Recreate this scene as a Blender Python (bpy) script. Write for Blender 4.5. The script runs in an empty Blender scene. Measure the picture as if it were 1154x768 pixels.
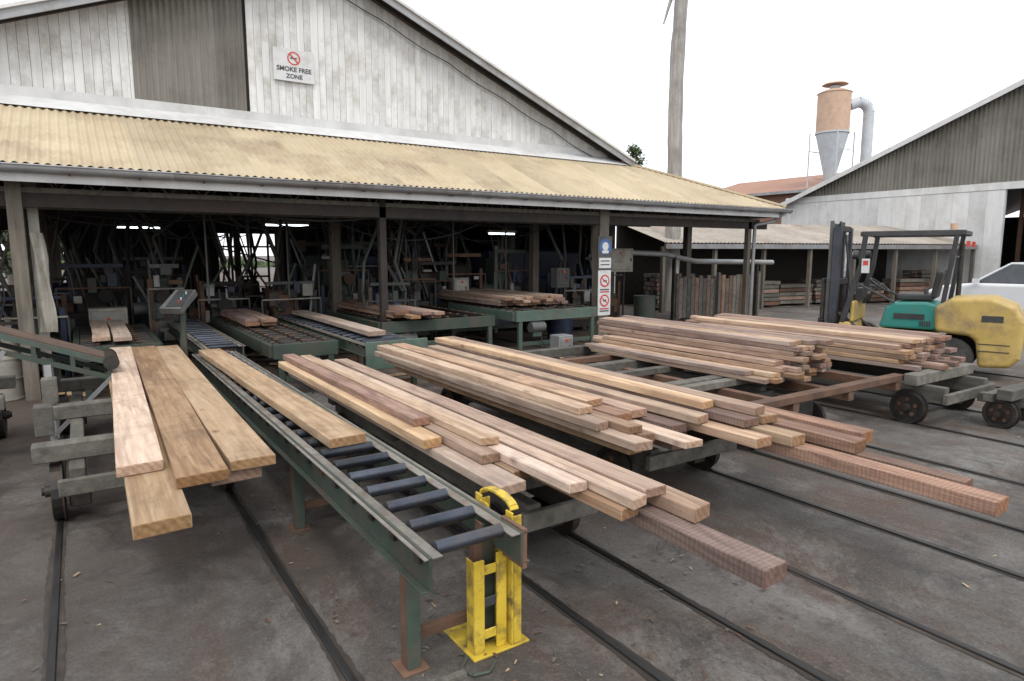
import bpy, math, random, bmesh
from mathutils import Vector, Matrix
random.seed(7)
R=random.random
U=random.uniform
scene=bpy.context.scene
# ------------------------------------------------------------------ materials
MATS={}
def nt(name):
    m=bpy.data.materials.new(name); m.use_nodes=True
    n=m.node_tree.nodes; l=m.node_tree.links
    return m,n,l,n['Principled BSDF']
def mk(name,c1,c2,scale=(4,4,4),rough=.7,metal=0,bump=.15,dirt=None,dirt_amt=.5,dirt_scale=.8,tint=.35,detail=6,fine=60,contrast=(.3,.7)):
    m,n,l,b=nt(name)
    tc=n.new('ShaderNodeTexCoord'); at=n.new('ShaderNodeAttribute'); at.attribute_name='tint'
    sc=n.new('ShaderNodeVectorMath'); sc.operation='SCALE'; sc.inputs['Scale'].default_value=7.3
    l.new(at.outputs['Color'],sc.inputs[0])
    ad=n.new('ShaderNodeVectorMath'); ad.operation='ADD'
    l.new(tc.outputs['Object'],ad.inputs[0]); l.new(sc.outputs[0],ad.inputs[1])
    mp=n.new('ShaderNodeMapping'); mp.inputs['Scale'].default_value=scale
    l.new(ad.outputs[0],mp.inputs['Vector'])
    no=n.new('ShaderNodeTexNoise'); no.inputs['Scale'].default_value=1; no.inputs['Detail'].default_value=detail; no.inputs['Roughness'].default_value=.65
    l.new(mp.outputs[0],no.inputs['Vector'])
    rp=n.new('ShaderNodeValToRGB'); rp.color_ramp.elements[0].position=contrast[0]; rp.color_ramp.elements[1].position=contrast[1]
    rp.color_ramp.elements[0].color=(*c1,1); rp.color_ramp.elements[1].color=(*c2,1)
    l.new(no.outputs['Fac'],rp.inputs[0])
    col=rp.outputs[0]
    if dirt:
        d=n.new('ShaderNodeTexNoise'); d.inputs['Scale'].default_value=dirt_scale; d.inputs['Detail'].default_value=8; d.inputs['Roughness'].default_value=.7
        l.new(ad.outputs[0],d.inputs['Vector'])
        dr=n.new('ShaderNodeMapRange'); dr.inputs['From Min'].default_value=.48; dr.inputs['From Max'].default_value=.68; dr.inputs['To Max'].default_value=dirt_amt
        l.new(d.outputs['Fac'],dr.inputs['Value'])
        mx=n.new('ShaderNodeMixRGB'); mx.inputs[2].default_value=(*dirt,1)
        l.new(dr.outputs[0],mx.inputs[0]); l.new(col,mx.inputs[1]); col=mx.outputs[0]
    if tint:
        sp=n.new('ShaderNodeSeparateColor'); l.new(at.outputs['Color'],sp.inputs[0])
        mr=n.new('ShaderNodeMapRange'); mr.inputs['To Min'].default_value=1-tint; mr.inputs['To Max'].default_value=1+tint*.45
        l.new(sp.outputs[0],mr.inputs['Value'])
        mm=n.new('ShaderNodeVectorMath'); mm.operation='SCALE'
        l.new(col,mm.inputs[0]); l.new(mr.outputs[0],mm.inputs['Scale']); col=mm.outputs[0]
    l.new(col,b.inputs['Base Color'])
    rr=n.new('ShaderNodeMapRange'); rr.inputs['To Min'].default_value=max(.05,rough-.15); rr.inputs['To Max'].default_value=min(1,rough+.15)
    l.new(no.outputs['Fac'],rr.inputs['Value']); l.new(rr.outputs[0],b.inputs['Roughness'])
    b.inputs['Metallic'].default_value=metal
    if bump:
        f=n.new('ShaderNodeTexNoise'); f.inputs['Scale'].default_value=fine; f.inputs['Detail'].default_value=4
        l.new(tc.outputs['Object'],f.inputs['Vector'])
        sm=n.new('ShaderNodeMath'); sm.operation='ADD'; l.new(f.outputs['Fac'],sm.inputs[0]); l.new(no.outputs['Fac'],sm.inputs[1])
        bp=n.new('ShaderNodeBump'); bp.inputs['Strength'].default_value=bump; bp.inputs['Distance'].default_value=.01
        l.new(sm.outputs[0],bp.inputs['Height']); l.new(bp.outputs[0],b.inputs['Normal'])
    MATS[name]=m; return m
def mk_wood(name,c1,c2,c3,endc,saw=0.0,stain=.5,heart=None):
    m,n,l,b=nt(name)
    tc=n.new('ShaderNodeTexCoord'); at=n.new('ShaderNodeAttribute'); at.attribute_name='tint'
    sp=n.new('ShaderNodeSeparateColor'); l.new(at.outputs['Color'],sp.inputs[0])
    cb=n.new('ShaderNodeCombineXYZ'); 
    for i in (0,1): l.new(sp.outputs[i],cb.inputs[i])
    l.new(sp.outputs[0],cb.inputs[2])
    sc=n.new('ShaderNodeVectorMath'); sc.operation='SCALE'; sc.inputs['Scale'].default_value=31
    l.new(cb.outputs[0],sc.inputs[0])
    ad=n.new('ShaderNodeVectorMath'); ad.operation='ADD'; l.new(tc.outputs['Object'],ad.inputs[0]); l.new(sc.outputs[0],ad.inputs[1])
    def noise(scale,det,dist,rough=.6):
        mp=n.new('ShaderNodeMapping'); mp.inputs['Scale'].default_value=scale; l.new(ad.outputs[0],mp.inputs['Vector'])
        no=n.new('ShaderNodeTexNoise'); no.inputs['Scale'].default_value=1; no.inputs['Detail'].default_value=det; no.inputs['Roughness'].default_value=rough; no.inputs['Distortion'].default_value=dist
        l.new(mp.outputs[0],no.inputs['Vector']); return no
    def mr(src,a,b2,c,d):
        x=n.new('ShaderNodeMapRange'); x.inputs['From Min'].default_value=a; x.inputs['From Max'].default_value=b2; x.inputs['To Min'].default_value=c; x.inputs['To Max'].default_value=d; l.new(src,x.inputs['Value']); return x.outputs[0]
    def mix(f,a,c,mode='MIX'):
        x=n.new('ShaderNodeMixRGB'); x.blend_type=mode; l.new(f,x.inputs[0]); l.new(a,x.inputs[1]); x.inputs[2].default_value=(*c,1); return x.outputs[0]
    no=noise((24,.9,24),9,.9,.62)
    rp=n.new('ShaderNodeValToRGB'); e=rp.color_ramp.elements; e[0].position=.3; e[0].color=(*c1,1); e[1].position=.7; e[1].color=(*c3,1)
    x=e.new(.5); x.color=(*c2,1)
    l.new(no.outputs['Fac'],rp.inputs[0]); col=rp.outputs[0]
    n2=noise((6,.8,6),6,1.6); col=mix(mr(n2.outputs['Fac'],.46,.62,0,stain),col,heart or (c1[0]*.58,c1[1]*.52,c1[2]*.52))
    n4=noise((2,1.6,2),8,.6,.75); col=mix(mr(n4.outputs['Fac'],.50,.70,0,.6),col,(c1[0]*.52,c1[1]*.57,c1[2]*.7))
    n5=noise((90,4,90),3,0); col=mix(mr(n5.outputs['Fac'],.55,.75,0,.35),col,(c1[0]*.5,c1[1]*.45,c1[2]*.4))
    # faint cross saw marks on all rough-sawn faces
    w0=n.new('ShaderNodeTexWave'); w0.bands_direction='Y'; w0.inputs['Scale'].default_value=17; w0.inputs['Distortion'].default_value=4; w0.inputs['Detail'].default_value=3; l.new(ad.outputs[0],w0.inputs['Vector'])
    m0=n.new('ShaderNodeMixRGB'); m0.blend_type='MULTIPLY'; m0.inputs[0].default_value=.09; l.new(col,m0.inputs[1]); l.new(w0.outputs['Color'],m0.inputs[2]); col=m0.outputs[0]
    m3=n.new('ShaderNodeMapping'); m3.inputs['Scale'].default_value=(4,2.0,4); l.new(ad.outputs[0],m3.inputs['Vector'])
    vo=n.new('ShaderNodeTexVoronoi'); vo.inputs['Scale'].default_value=1; l.new(m3.outputs[0],vo.inputs['Vector'])
    col=mix(mr(vo.outputs['Distance'],.04,.12,.7,0),col,(.13,.07,.035))
    if saw:
        wv=n.new('ShaderNodeTexWave'); wv.bands_direction='Y'; wv.inputs['Scale'].default_value=11; wv.inputs['Distortion'].default_value=2.5; wv.inputs['Detail'].default_value=3; wv.inputs['Detail Scale'].default_value=3
        l.new(ad.outputs[0],wv.inputs['Vector'])
        ms=n.new('ShaderNodeMixRGB'); ms.blend_type='MULTIPLY'; ms.inputs[0].default_value=saw; l.new(col,ms.inputs[1]); l.new(wv.outputs['Color'],ms.inputs[2]); col=ms.outputs[0]
    rg=n.new('ShaderNodeTexWave'); rg.wave_type='RINGS'; rg.rings_direction='Y'; rg.inputs['Scale'].default_value=9; rg.inputs['Distortion'].default_value=5; rg.inputs['Detail'].default_value=4; l.new(ad.outputs[0],rg.inputs['Vector'])
    me=n.new('ShaderNodeMixRGB'); me.inputs[1].default_value=(*endc,1); me.inputs[2].default_value=(endc[0]*.80,endc[1]*.76,endc[2]*.7,1)
    l.new(rg.outputs['Fac'],me.inputs[0])
    en=noise((30,30,30),4,0); endcol=mix(mr(en.outputs['Fac'],.42,.68,0,.65),me.outputs[0],(endc[0]*.45,endc[1]*.4,endc[2]*.36))
    mf=n.new('ShaderNodeMixRGB'); l.new(sp.outputs[2],mf.inputs[0]); l.new(col,mf.inputs[1]); l.new(endcol,mf.inputs[2]); col=mf.outputs[0]
    hs=n.new('ShaderNodeHueSaturation'); l.new(col,hs.inputs['Color']); l.new(mr(sp.outputs[0],0,1,.62,1.12),hs.inputs['Value'])
    l.new(mr(sp.outputs[1],0,1,.62,1.08),hs.inputs['Saturation']); l.new(mr(sp.outputs[1],0,1,.488,.502),hs.inputs['Hue'])
    l.new(hs.outputs[0],b.inputs['Base Color']); b.inputs['Roughness'].default_value=.85; b.inputs['Specular IOR Level'].default_value=.25
    bp=n.new('ShaderNodeBump'); bp.inputs['Strength'].default_value=.5; bp.inputs['Distance'].default_value=.006; l.new(no.outputs['Fac'],bp.inputs['Height']); l.new(bp.outputs[0],b.inputs['Normal'])
    MATS[name]=m
mk_wood('sawn_pale',(.42,.275,.165),(.54,.385,.25),(.63,.48,.335),(.43,.27,.15),stain=.45)
mk_wood('sawn_warm',(.31,.19,.115),(.43,.285,.18),(.53,.385,.26),(.32,.185,.10),stain=.55)
mk_wood('sawn_red',(.23,.135,.10),(.335,.21,.155),(.42,.285,.21),(.26,.14,.088),saw=.2,stain=.55)
mk('old_timber',(.07,.066,.056),(.18,.165,.14),scale=(10,1.5,10),rough=.9,bump=.5,dirt=(.04,.036,.03))
mk('post_timber',(.08,.068,.055),(.18,.158,.128),scale=(14,14,1.2),rough=.9,bump=.5,dirt=(.045,.038,.03))
mk('dark_steel',(.022,.022,.022),(.06,.055,.048),rough=.55,metal=.5,dirt=(.11,.055,.03),dirt_amt=.5,dirt_scale=4)
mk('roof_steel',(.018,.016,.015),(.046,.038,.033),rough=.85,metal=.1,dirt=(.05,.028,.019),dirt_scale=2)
mk('rail_steel',(.014,.014,.015),(.05,.048,.046),scale=(20,2,20),rough=.4,metal=.6,dirt=(.05,.032,.022),dirt_scale=3)
mk('groove_dirt',(.018,.016,.014),(.05,.04,.033),scale=(30,3,30),rough=1,dirt=(.09,.065,.046),dirt_scale=2,dirt_amt=.7)
mk('roller_steel',(.035,.042,.055),(.085,.095,.12),rough=.38,metal=.7,dirt=(.10,.075,.055),dirt_scale=5,tint=.4)
mk('green_paint',(.027,.043,.033),(.052,.074,.055),rough=.65,dirt=(.080,.058,.043),dirt_amt=.95,dirt_scale=3.0)
mk('lightgreen_paint',(.05,.085,.068),(.09,.135,.105),rough=.65,dirt=(.09,.07,.055),dirt_amt=.95,dirt_scale=3)
mk('worn_edge',(.14,.13,.118),(.27,.25,.215),rough=.6,metal=.2,dirt=(.12,.07,.045),dirt_amt=.85,dirt_scale=6)
mk('yellow_paint',(.50,.34,.02),(.60,.43,.05),rough=.5,dirt=(.10,.065,.04),dirt_amt=.95,dirt_scale=9,tint=.15)
mk('forklift_yellow',(.42,.285,.07),(.50,.36,.115),rough=.5,dirt=(.20,.145,.09),dirt_amt=.85,dirt_scale=3,tint=.1)
mk('teal_paint',(.01,.18,.15),(.025,.24,.20),rough=.4,dirt=(.07,.10,.08),dirt_amt=.75,dirt_scale=4,tint=.08)
mk('blue_paint',(.008,.014,.036),(.018,.030,.07),rough=.5,dirt=(.035,.035,.04),dirt_scale=2)
mk('machine_grey',(.045,.05,.05),(.10,.105,.10),rough=.6,dirt=(.08,.055,.04),dirt_amt=.8,dirt_scale=3)
mk('hazy_orange_paint',(.50,.33,.23),(.58,.41,.30),rough=.7,dirt=(.38,.27,.20),dirt_amt=.8,dirt_scale=1.2,tint=.1)  # cyclone orange, with distance haze painted in as a paler colour
mk('cyclone_metal',(.42,.45,.48),(.52,.55,.58),rough=.6,dirt=(.34,.33,.31),dirt_scale=.8,tint=.1)
mk('rust',(.080,.042,.027),(.18,.10,.062),rough=.85,metal=.1,bump=.4,dirt=(.055,.037,.03),dirt_scale=3)
mk('roof_yellow',(.41,.33,.21),(.51,.425,.295),scale=(1.3,.5,1.3),rough=.65,bump=.1,dirt=(.27,.20,.135),dirt_amt=.85,dirt_scale=.7,tint=.14)
mk('galvanised',(.22,.225,.23),(.33,.335,.34),scale=(3,3,1),rough=.5,metal=.3,dirt=(.17,.13,.10),dirt_amt=.7,dirt_scale=1.4,tint=.2)
mk('awning_roof',(.27,.235,.20),(.39,.345,.295),scale=(3,3,1),rough=.7,dirt=(.20,.14,.10),dirt_amt=.75,dirt_scale=.5,tint=.2)
mk('grey_cladding',(.14,.13,.112),(.23,.217,.19),scale=(6,6,.5),rough=.7,dirt=(.09,.075,.058),dirt_amt=.6,dirt_scale=.9,tint=.2)
mk('white_paint',(.52,.52,.515),(.65,.65,.645),scale=(3,3,.6),rough=.65,dirt=(.38,.36,.33),dirt_amt=.6,dirt_scale=1.0,tint=.12)
mk('white_boards',(.54,.54,.525),(.70,.70,.69),scale=(10,10,.5),rough=.75,bump=.3,dirt=(.33,.305,.27),dirt_amt=.75,dirt_scale=1.6,tint=.10)
mk('car_white',(.62,.63,.64),(.66,.67,.68),rough=.2,bump=0,tint=0)
mk('rubber',(.018,.018,.018),(.05,.047,.043),rough=.85,dirt=(.12,.10,.08),dirt_scale=5)
mk('conveyor_belt',(.06,.035,.026),(.11,.07,.05),rough=.85,dirt=(.16,.115,.08),dirt_scale=3)
mk('black_plastic',(.02,.02,.022),(.05,.05,.052),rough=.5)
mk('dark_glass',(.03,.035,.04),(.06,.07,.08),rough=.08,bump=0,tint=0)
mk('chrome',(.6,.6,.6),(.7,.7,.7),rough=.15,metal=1,bump=0)
mk('red_paint',(.45,.04,.03),(.52,.06,.04),rough=.5,tint=0)
mk('sign_blue',(.04,.09,.24),(.05,.12,.29),rough=.5,tint=0)
mk('sign_white',(.52,.53,.54),(.60,.60,.60),rough=.5,tint=0,dirt=(.36,.34,.31),dirt_amt=.6,dirt_scale=4)
mk('sign_ink',(.05,.05,.06),(.06,.06,.07),rough=.6,tint=0)
mk('cream_paint',(.25,.235,.20),(.35,.33,.285),rough=.55,dirt=(.14,.11,.08),dirt_amt=.85,dirt_scale=3)
mk('sawdust',(.30,.21,.13),(.44,.33,.22),scale=(20,20,20),rough=1,bump=.6)
mk('hazy_brick_red',(.24,.12,.08),(.33,.18,.125),rough=.8,dirt=(.18,.09,.06),dirt_scale=.5)  # far building's red, brightened in colour to stand for distance haze
mk('leaves',(.03,.06,.018),(.09,.13,.045),scale=(.6,.6,.6),rough=.8,bump=0,tint=.5)
mk('bark',(.20,.185,.17),(.42,.40,.37),scale=(9,9,.7),rough=.95,bump=.8,dirt=(.14,.125,.11),dirt_amt=.5,dirt_scale=1.6,fine=25,tint=.1)
m,n,l,b=nt('lamp_glow'); b.inputs['Emission Color'].default_value=(.85,.95,1,1); b.inputs['Emission Strength'].default_value=5; MATS['lamp_glow']=m
def mk_ground():
    m,n,l,b=nt('yard_asphalt')
    tc=n.new('ShaderNodeTexCoord')
    def noise(s,d,r=.6,mp=None,off=0,dist=0):
        x=n.new('ShaderNodeTexNoise'); x.inputs['Scale'].default_value=s; x.inputs['Detail'].default_value=d; x.inputs['Roughness'].default_value=r; x.inputs['Distortion'].default_value=dist
        q=n.new('ShaderNodeMapping'); q.inputs['Scale'].default_value=mp or (1,1,1); q.inputs['Location'].default_value=(off,off*.7,0); l.new(tc.outputs['Object'],q.inputs['Vector']); l.new(q.outputs[0],x.inputs['Vector'])
        return x
    def mr(src,a,b2,c=0,d=1):
        x=n.new('ShaderNodeMapRange'); x.inputs['From Min'].default_value=a; x.inputs['From Max'].default_value=b2; x.inputs['To Min'].default_value=c; x.inputs['To Max'].default_value=d; l.new(src,x.inputs['Value']); return x.outputs[0]
    def mix(f,a,colr,mode='MIX'):
        x=n.new('ShaderNodeMixRGB'); x.blend_type=mode; l.new(f,x.inputs[0]); l.new(a,x.inputs[1]); x.inputs[2].default_value=(*colr,1); return x.outputs[0]
    a=noise(.7,10,.7)
    rp=n.new('ShaderNodeValToRGB'); e=rp.color_ramp.elements
    e[0].position=.36; e[0].color=(.062,.055,.050,1); e[1].position=.64; e[1].color=(.172,.160,.148,1)
    x=e.new(.5); x.color=(.110,.101,.093,1)
    l.new(a.outputs['Fac'],rp.inputs[0]); col=rp.outputs[0]
    s=noise(1,9,.78,(1.5,.4,1),3,.5); col=mix(mr(s.outputs['Fac'],.47,.60,0,.9),col,(.092,.058,.041))
    s2=noise(1.3,10,.8,off=11,dist=.6); col=mix(mr(s2.outputs['Fac'],.50,.62,0,.85),col,(.040,.035,.032))
    s3=noise(1,10,.82,(.8,.6,1),21,.4); col=mix(mr(s3.outputs['Fac'],.52,.66,0,.75),col,(.24,.228,.21))
    g=noise(55,6,.88); col=mix(mr(g.outputs['Fac'],.55,.66,0,.7),col,(.32,.30,.275))
    g2=noise(38,6,.88,off=5); col=mix(mr(g2.outputs['Fac'],.52,.64,0,.75),col,(.022,.020,.018))
    v=n.new('ShaderNodeTexVoronoi'); v.inputs['Scale'].default_value=34; l.new(tc.outputs['Object'],v.inputs['Vector'])
    vm=n.new('ShaderNodeMath'); vm.operation='MULTIPLY'; l.new(mr(v.outputs['Distance'],.06,.12,.75,0),vm.inputs[0]); l.new(mr(s.outputs['Fac'],.45,.6,.1,1),vm.inputs[1])
    col=mix(vm.outputs[0],col,(.30,.21,.13))
    d=noise(3,5); dv=n.new('ShaderNodeVectorMath'); dv.operation='SCALE'; dv.inputs['Scale'].default_value=.6; l.new(d.outputs['Color'],dv.inputs[0])
    da=n.new('ShaderNodeVectorMath'); l.new(tc.outputs['Object'],da.inputs[0]); l.new(dv.outputs[0],da.inputs[1])
    ck=n.new('ShaderNodeTexVoronoi'); ck.feature='DISTANCE_TO_EDGE'; ck.inputs['Scale'].default_value=.3; l.new(da.outputs[0],ck.inputs['Vector'])
    cm=n.new('ShaderNodeMath'); cm.operation='MULTIPLY'; l.new(mr(ck.outputs['Distance'],.001,.005,.6,0),cm.inputs[0]); l.new(mr(s2.outputs['Fac'],.4,.55,0,1),cm.inputs[1])
    col=mix(cm.outputs[0],col,(.03,.027,.025))
    sx=n.new('ShaderNodeSeparateXYZ'); l.new(tc.outputs['Object'],sx.inputs[0])
    # left side of the yard is browner
    lf=n.new('ShaderNodeMath'); lf.operation='ADD'; l.new(sx.outputs[0],lf.inputs[0]); l.new(mr(s3.outputs['Fac'],.35,.65,-2,2),lf.inputs[1])
    col=mix(mr(lf.outputs[0],-.5,3.0,.45,0),col,(.085,.062,.048))
    ya=n.new('ShaderNodeMath'); ya.operation='ADD'; l.new(sx.outputs[1],ya.inputs[0]); yb=mr(a.outputs['Fac'],.3,.7,-2.5,2.5); l.new(yb,ya.inputs[1])
    ga=n.new('ShaderNodeMath'); ga.operation='MULTIPLY'; l.new(mr(ya.outputs[0],8.0,12,0,.85),ga.inputs[0]); l.new(mr(sx.outputs[0],14,17,1,.1),ga.inputs[1])
    col=mix(ga.outputs[0],col,(.085,.056,.04))  # brown shed floor, its colour also darkened to deepen the interior shade
    l.new(col,b.inputs['Base Color'])
    l.new(mr(s2.outputs['Fac'],.4,.7,.9,.5),b.inputs['Roughness'])
    ad=n.new('ShaderNodeMath'); ad.operation='ADD'; l.new(g.outputs['Fac'],ad.inputs[0]); l.new(a.outputs['Fac'],ad.inputs[1])
    bp=n.new('ShaderNodeBump'); bp.inputs['Strength'].default_value=.9; bp.inputs['Distance'].default_value=.016; l.new(ad.outputs[0],bp.inputs['Height']); l.new(bp.outputs[0],b.inputs['Normal'])
    MATS['yard_asphalt']=m
mk_ground()
# ------------------------------------------------------------------ mesh builder
class M:
    def __init__(s): s.v=[];s.f=[];s.m=[];s.t=[];s.sm=[];s.slots=[]
    def mi(s,mat):
        if mat not in s.slots: s.slots.append(mat)
        return s.slots.index(mat)
    def add(s,vs,fs,mat,tint=None,smooth=False,ends=()):
        o=len(s.v); s.v+= [tuple(x) for x in vs]; k=s.mi(mat)
        if tint is None: tint=(R(),R())
        for i,f in enumerate(fs):
            s.f.append([o+j for j in f]); s.m.append(k); s.t.append((tint[0],tint[1],1.0 if i in ends else 0.0)); s.sm.append(smooth)
    def box(s,x0,x1,y0,y1,z0,z1,mat,tint=None):
        vs=[(x0,y0,z0),(x1,y0,z0),(x1,y1,z0),(x0,y1,z0),(x0,y0,z1),(x1,y0,z1),(x1,y1,z1),(x0,y1,z1)]
        s.add(vs,[(0,3,2,1),(4,5,6,7),(0,1,5,4),(1,2,6,5),(2,3,7,6),(3,0,4,7)],mat,tint)
    def beam(s,p1,p2,w,h,mat,tint=None):
        p1=Vector(p1);p2=Vector(p2);d=(p2-p1).normalized()
        up=Vector((0,0,1)) if abs(d.z)<.99 else Vector((0,1,0))
        a=d.cross(up).normalized()*w/2; b=a.cross(d).normalized()*h/2
        vs=[p+i*a+j*b for p in (p1,p2) for (i,j) in ((-1,-1),(1,-1),(1,1),(-1,1))]
        s.add(vs,[(0,1,2,3),(7,6,5,4),(0,4,5,1),(1,5,6,2),(2,6,7,3),(3,7,4,0)],mat,tint)
    def cyl(s,p1,p2,r1,mat,r2=None,n=14,tint=None,caps=True):
        if r2 is None:r2=r1
        p1=Vector(p1);p2=Vector(p2);d=(p2-p1).normalized()
        up=Vector((0,0,1)) if abs(d.z)<.9 else Vector((1,0,0))
        a=d.cross(up).normalized();b=a.cross(d)
        vs=[];
        for p,r in ((p1,r1),(p2,r2)):
            for i in range(n):
                t=2*math.pi*i/n; vs.append(p+a*math.cos(t)*r+b*math.sin(t)*r)
        if tint is None: tint=(R(),R())
        s.add(vs,[(i,(i+1)%n,n+(i+1)%n,n+i) for i in range(n)],mat,tint,True)
        if caps:
            s.add(vs[:n],[tuple(range(n))[::-1]],mat,tint); s.add(vs[n:],[tuple(range(n))],mat,tint)
    def tube(s,pts,r,mat,n=8,tint=None):
        for a,b in zip(pts[:-1],pts[1:]): s.cyl(a,b,r,mat,n=n,tint=tint)
    def prism(s,prof,x0,x1,mat,tint=None,smooth=False):
        k=len(prof)
        vs=[(x0,y,z) for y,z in prof]+[(x1,y,z) for y,z in prof]
        s.add(vs,[tuple(range(k)),tuple(range(2*k-1,k-1,-1))]+[(i,k+i,k+(i+1)%k,(i+1)%k) for i in range(k)],mat,tint,smooth)
    def plank(s,xc,w,y0,y1,z0,h,mat,yaw=0,seg=6,tint=None):
        vs=[];bx=U(-.014,.014);bz=U(-.005,.005); L=y1-y0; sk=U(-.014,.014)
        for i in range(seg+1):
            t=i/seg; y=y0+L*t; cx=xc+math.tan(yaw)*(y-y0)+bx*math.sin(t*3.1)+U(-.0015,.0015); z=z0+bz*math.sin(t*3.1)
            ww=w/2+U(-.003,.002)
            vs+=[(cx-ww,y+sk*(i==0),z),(cx+ww,y-sk*(i==0),z),(cx+ww,y-sk*(i==0),z+h),(cx-ww,y+sk*(i==0),z+h)]
        fs=[(0,1,2,3),tuple(4*seg+j for j in (3,2,1,0))]
        for i in range(seg):
            o=4*i
            for j in range(4): fs.append((o+j,o+4+j,o+4+(j+1)%4,o+(j+1)%4))
        s.add(vs,fs,mat,tint,ends=(0,1))
    def build(s,name,parent=None,bevel=0,seg=1):
        me=bpy.data.meshes.new(name); me.from_pydata(s.v,[],s.f)
        for k in s.slots: me.materials.append(MATS[k])
        me.polygons.foreach_set('material_index',s.m); me.polygons.foreach_set('use_smooth',s.sm)
        ca=me.color_attributes.new('tint','FLOAT_COLOR','CORNER'); d=[]
        for p in me.polygons:
            t=s.t[p.index]
            for _ in range(p.loop_total): d+= [t[0],t[1],t[2],1]
        ca.data.foreach_set('color',d)
        bm=bmesh.new(); bm.from_mesh(me); bmesh.ops.recalc_face_normals(bm,faces=bm.faces); bm.to_mesh(me); bm.free()
        o=bpy.data.objects.new(name,me); scene.collection.objects.link(o)
        if bevel:
            md=o.modifiers.new('bevel','BEVEL'); md.width=bevel; md.segments=seg; md.limit_method='ANGLE'; md.angle_limit=math.radians(40)
        if parent: o.parent=parent
        return o
def empty(name,loc=(0,0,0),rotz=0,scale=1):
    e=bpy.data.objects.new(name,None); scene.collection.objects.link(e); e.location=loc; e.rotation_euler=(0,0,rotz); e.scale=(scale,)*3; return e
def corrugate(mm,s0,s1,f0,f1,nrm,pitch,amp,mat,per=6,sheet=.8):
    n=int((s1-s0)/pitch*per); nrm=Vector(nrm).normalized(); last=None; tt=(R(),R()); k=-1
    for i in range(n+1):
        s=s0+(s1-s0)*i/n; o=nrm*amp*math.sin(2*math.pi*(s-s0)/pitch)
        cur=(Vector(f0(s))+o,Vector(f1(s))+o)
        if int(s/sheet)!=k: k=int(s/sheet); tt=(R(),R())
        if last: mm.add([last[0],cur[0],cur[1],last[1]],[(0,1,2,3)],mat,tt,True)
        last=cur
def text(body,name,parent,loc,size,mat,rot):
    c=bpy.data.curves.new(name,'FONT'); c.body=body; c.size=size; c.align_x='CENTER'; c.align_y='CENTER'; c.extrude=.001; c.offset=.003
    o=bpy.data.objects.new(name,c); scene.collection.objects.link(o); o.location=loc; o.rotation_euler=rot; c.materials.append(MATS[mat]); o.parent=parent
# ------------------------------------------------------------------ ground + rails
g=M(); g.add([(-400,-400,0),(400,-400,0),(400,400,0),(-400,400,0)],[(0,1,2,3)],'yard_asphalt'); g.build('ground')
RAILS=[(-.25,.93),(2.15,2.79),(3.63,4.74),(5.55,6.70),(8.05,9.35),(11.3,12.5)]
for a,b2 in RAILS:
    mm=M()
    for x in (a,b2):
        mm.box(x-.020,x+.020,-6,20,-.05,.016,'rail_steel')
        vs=[];k=600
        for i in range(k+1):
            y=-6+26*i/k; vs+=[(x-.031-U(0,.012)-.008*(1+math.sin(y*3.1+x)),y,.004),(x+.031+U(0,.012)+.008*(1+math.sin(y*2.3+x*2)),y,.004)]
        mm.add(vs,[(2*i,2*i+1,2*i+3,2*i+2) for i in range(k)],'groove_dirt')
    mm.build('rail_track',bevel=.004)
# ------------------------------------------------------------------ main shed
shed=empty('sawmill_shed')
EY,EZ=10.5,3.15; GY,GZ=13.5,4.45; SL=(GZ-EZ)/(GY-EY)
HX0,HX1=12.15,15.5
mm=M()
def topy(x): return GY if x<HX0 else GY-(x-HX0)*(GY-EY)/(HX1-HX0)
corrugate(mm,-6,HX1-.01,lambda x:(x,EY-.06,EZ-.03),lambda x:(x,topy(x),EZ+(topy(x)-EY)*SL),(0,-SL,1),.115,.016,'roof_yellow')
mm.build('verandah_roof',shed)
mm=M()
corrugate(mm,EY,34,lambda y:(HX1+.06,y,EZ-.03),lambda y:((HX0 if y>GY else HX1-(y-EY)*(HX1-HX0)/(GY-EY)),y,GZ if y>GY else EZ+(y-EY)*SL),(.4,0,1),.115,.016,'roof_yellow')
mm.build('side_verandah_roof',shed)
mm=M()
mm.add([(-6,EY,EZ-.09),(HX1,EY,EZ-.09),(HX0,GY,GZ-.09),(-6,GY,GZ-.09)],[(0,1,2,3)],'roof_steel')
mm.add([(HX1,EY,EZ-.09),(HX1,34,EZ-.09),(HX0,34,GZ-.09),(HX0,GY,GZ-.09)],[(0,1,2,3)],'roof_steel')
for i in range(22):
    x=-5.8+i*.95
    if x<HX0: mm.beam((x,EY+.05,EZ-.17),(x,GY,GZ-.17),.05,.13,'roof_steel')
for y in (11.3,12.2,13.0): mm.beam((-6,y,EZ+(y-EY)*SL-.13),(HX0+1,y,EZ+(y-EY)*SL-.13),.07,.07,'roof_steel')
mm.beam((HX0,GY,GZ+.02),(HX1,EY,EZ+.03),.16,.05,'roof_yellow',(.8,.5))
mm.build('rafters',shed)
mm=M()
mm.box(-6,HX1,EY-.02,EY+.012,EZ-.26,EZ-.06,'white_paint')
n=10
for seg in range(9):
    x0=-6+seg*2.4; x1=min(x0+2.4,HX1+.12); tt=(U(.2,1),R())
    if x0>=x1: break
    pr=[(EY-.09+.075*math.cos(math.pi+math.pi*i/n),EZ-.065+.085*math.sin(math.pi+math.pi*i/n)) for i in range(n+1)]
    vs=[(x0,y,z) for y,z in pr]+[(x1-.004,y,z) for y,z in pr]
    mm.add(vs,[(i,i+1,n+2+i,n+1+i) for i in range(n)],'galvanised',tt,True)
    mm.cyl((x0,EY-.165,EZ-.06),(x1-.004,EY-.165,EZ-.06),.012,'galvanised',n=6,tint=tt)
    for j in range(3): xx=x0+.4+j*.8; mm.box(xx-.012,xx+.012,EY-.178,EY-.02,EZ-.165,EZ-.158,'dark_steel')
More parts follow.
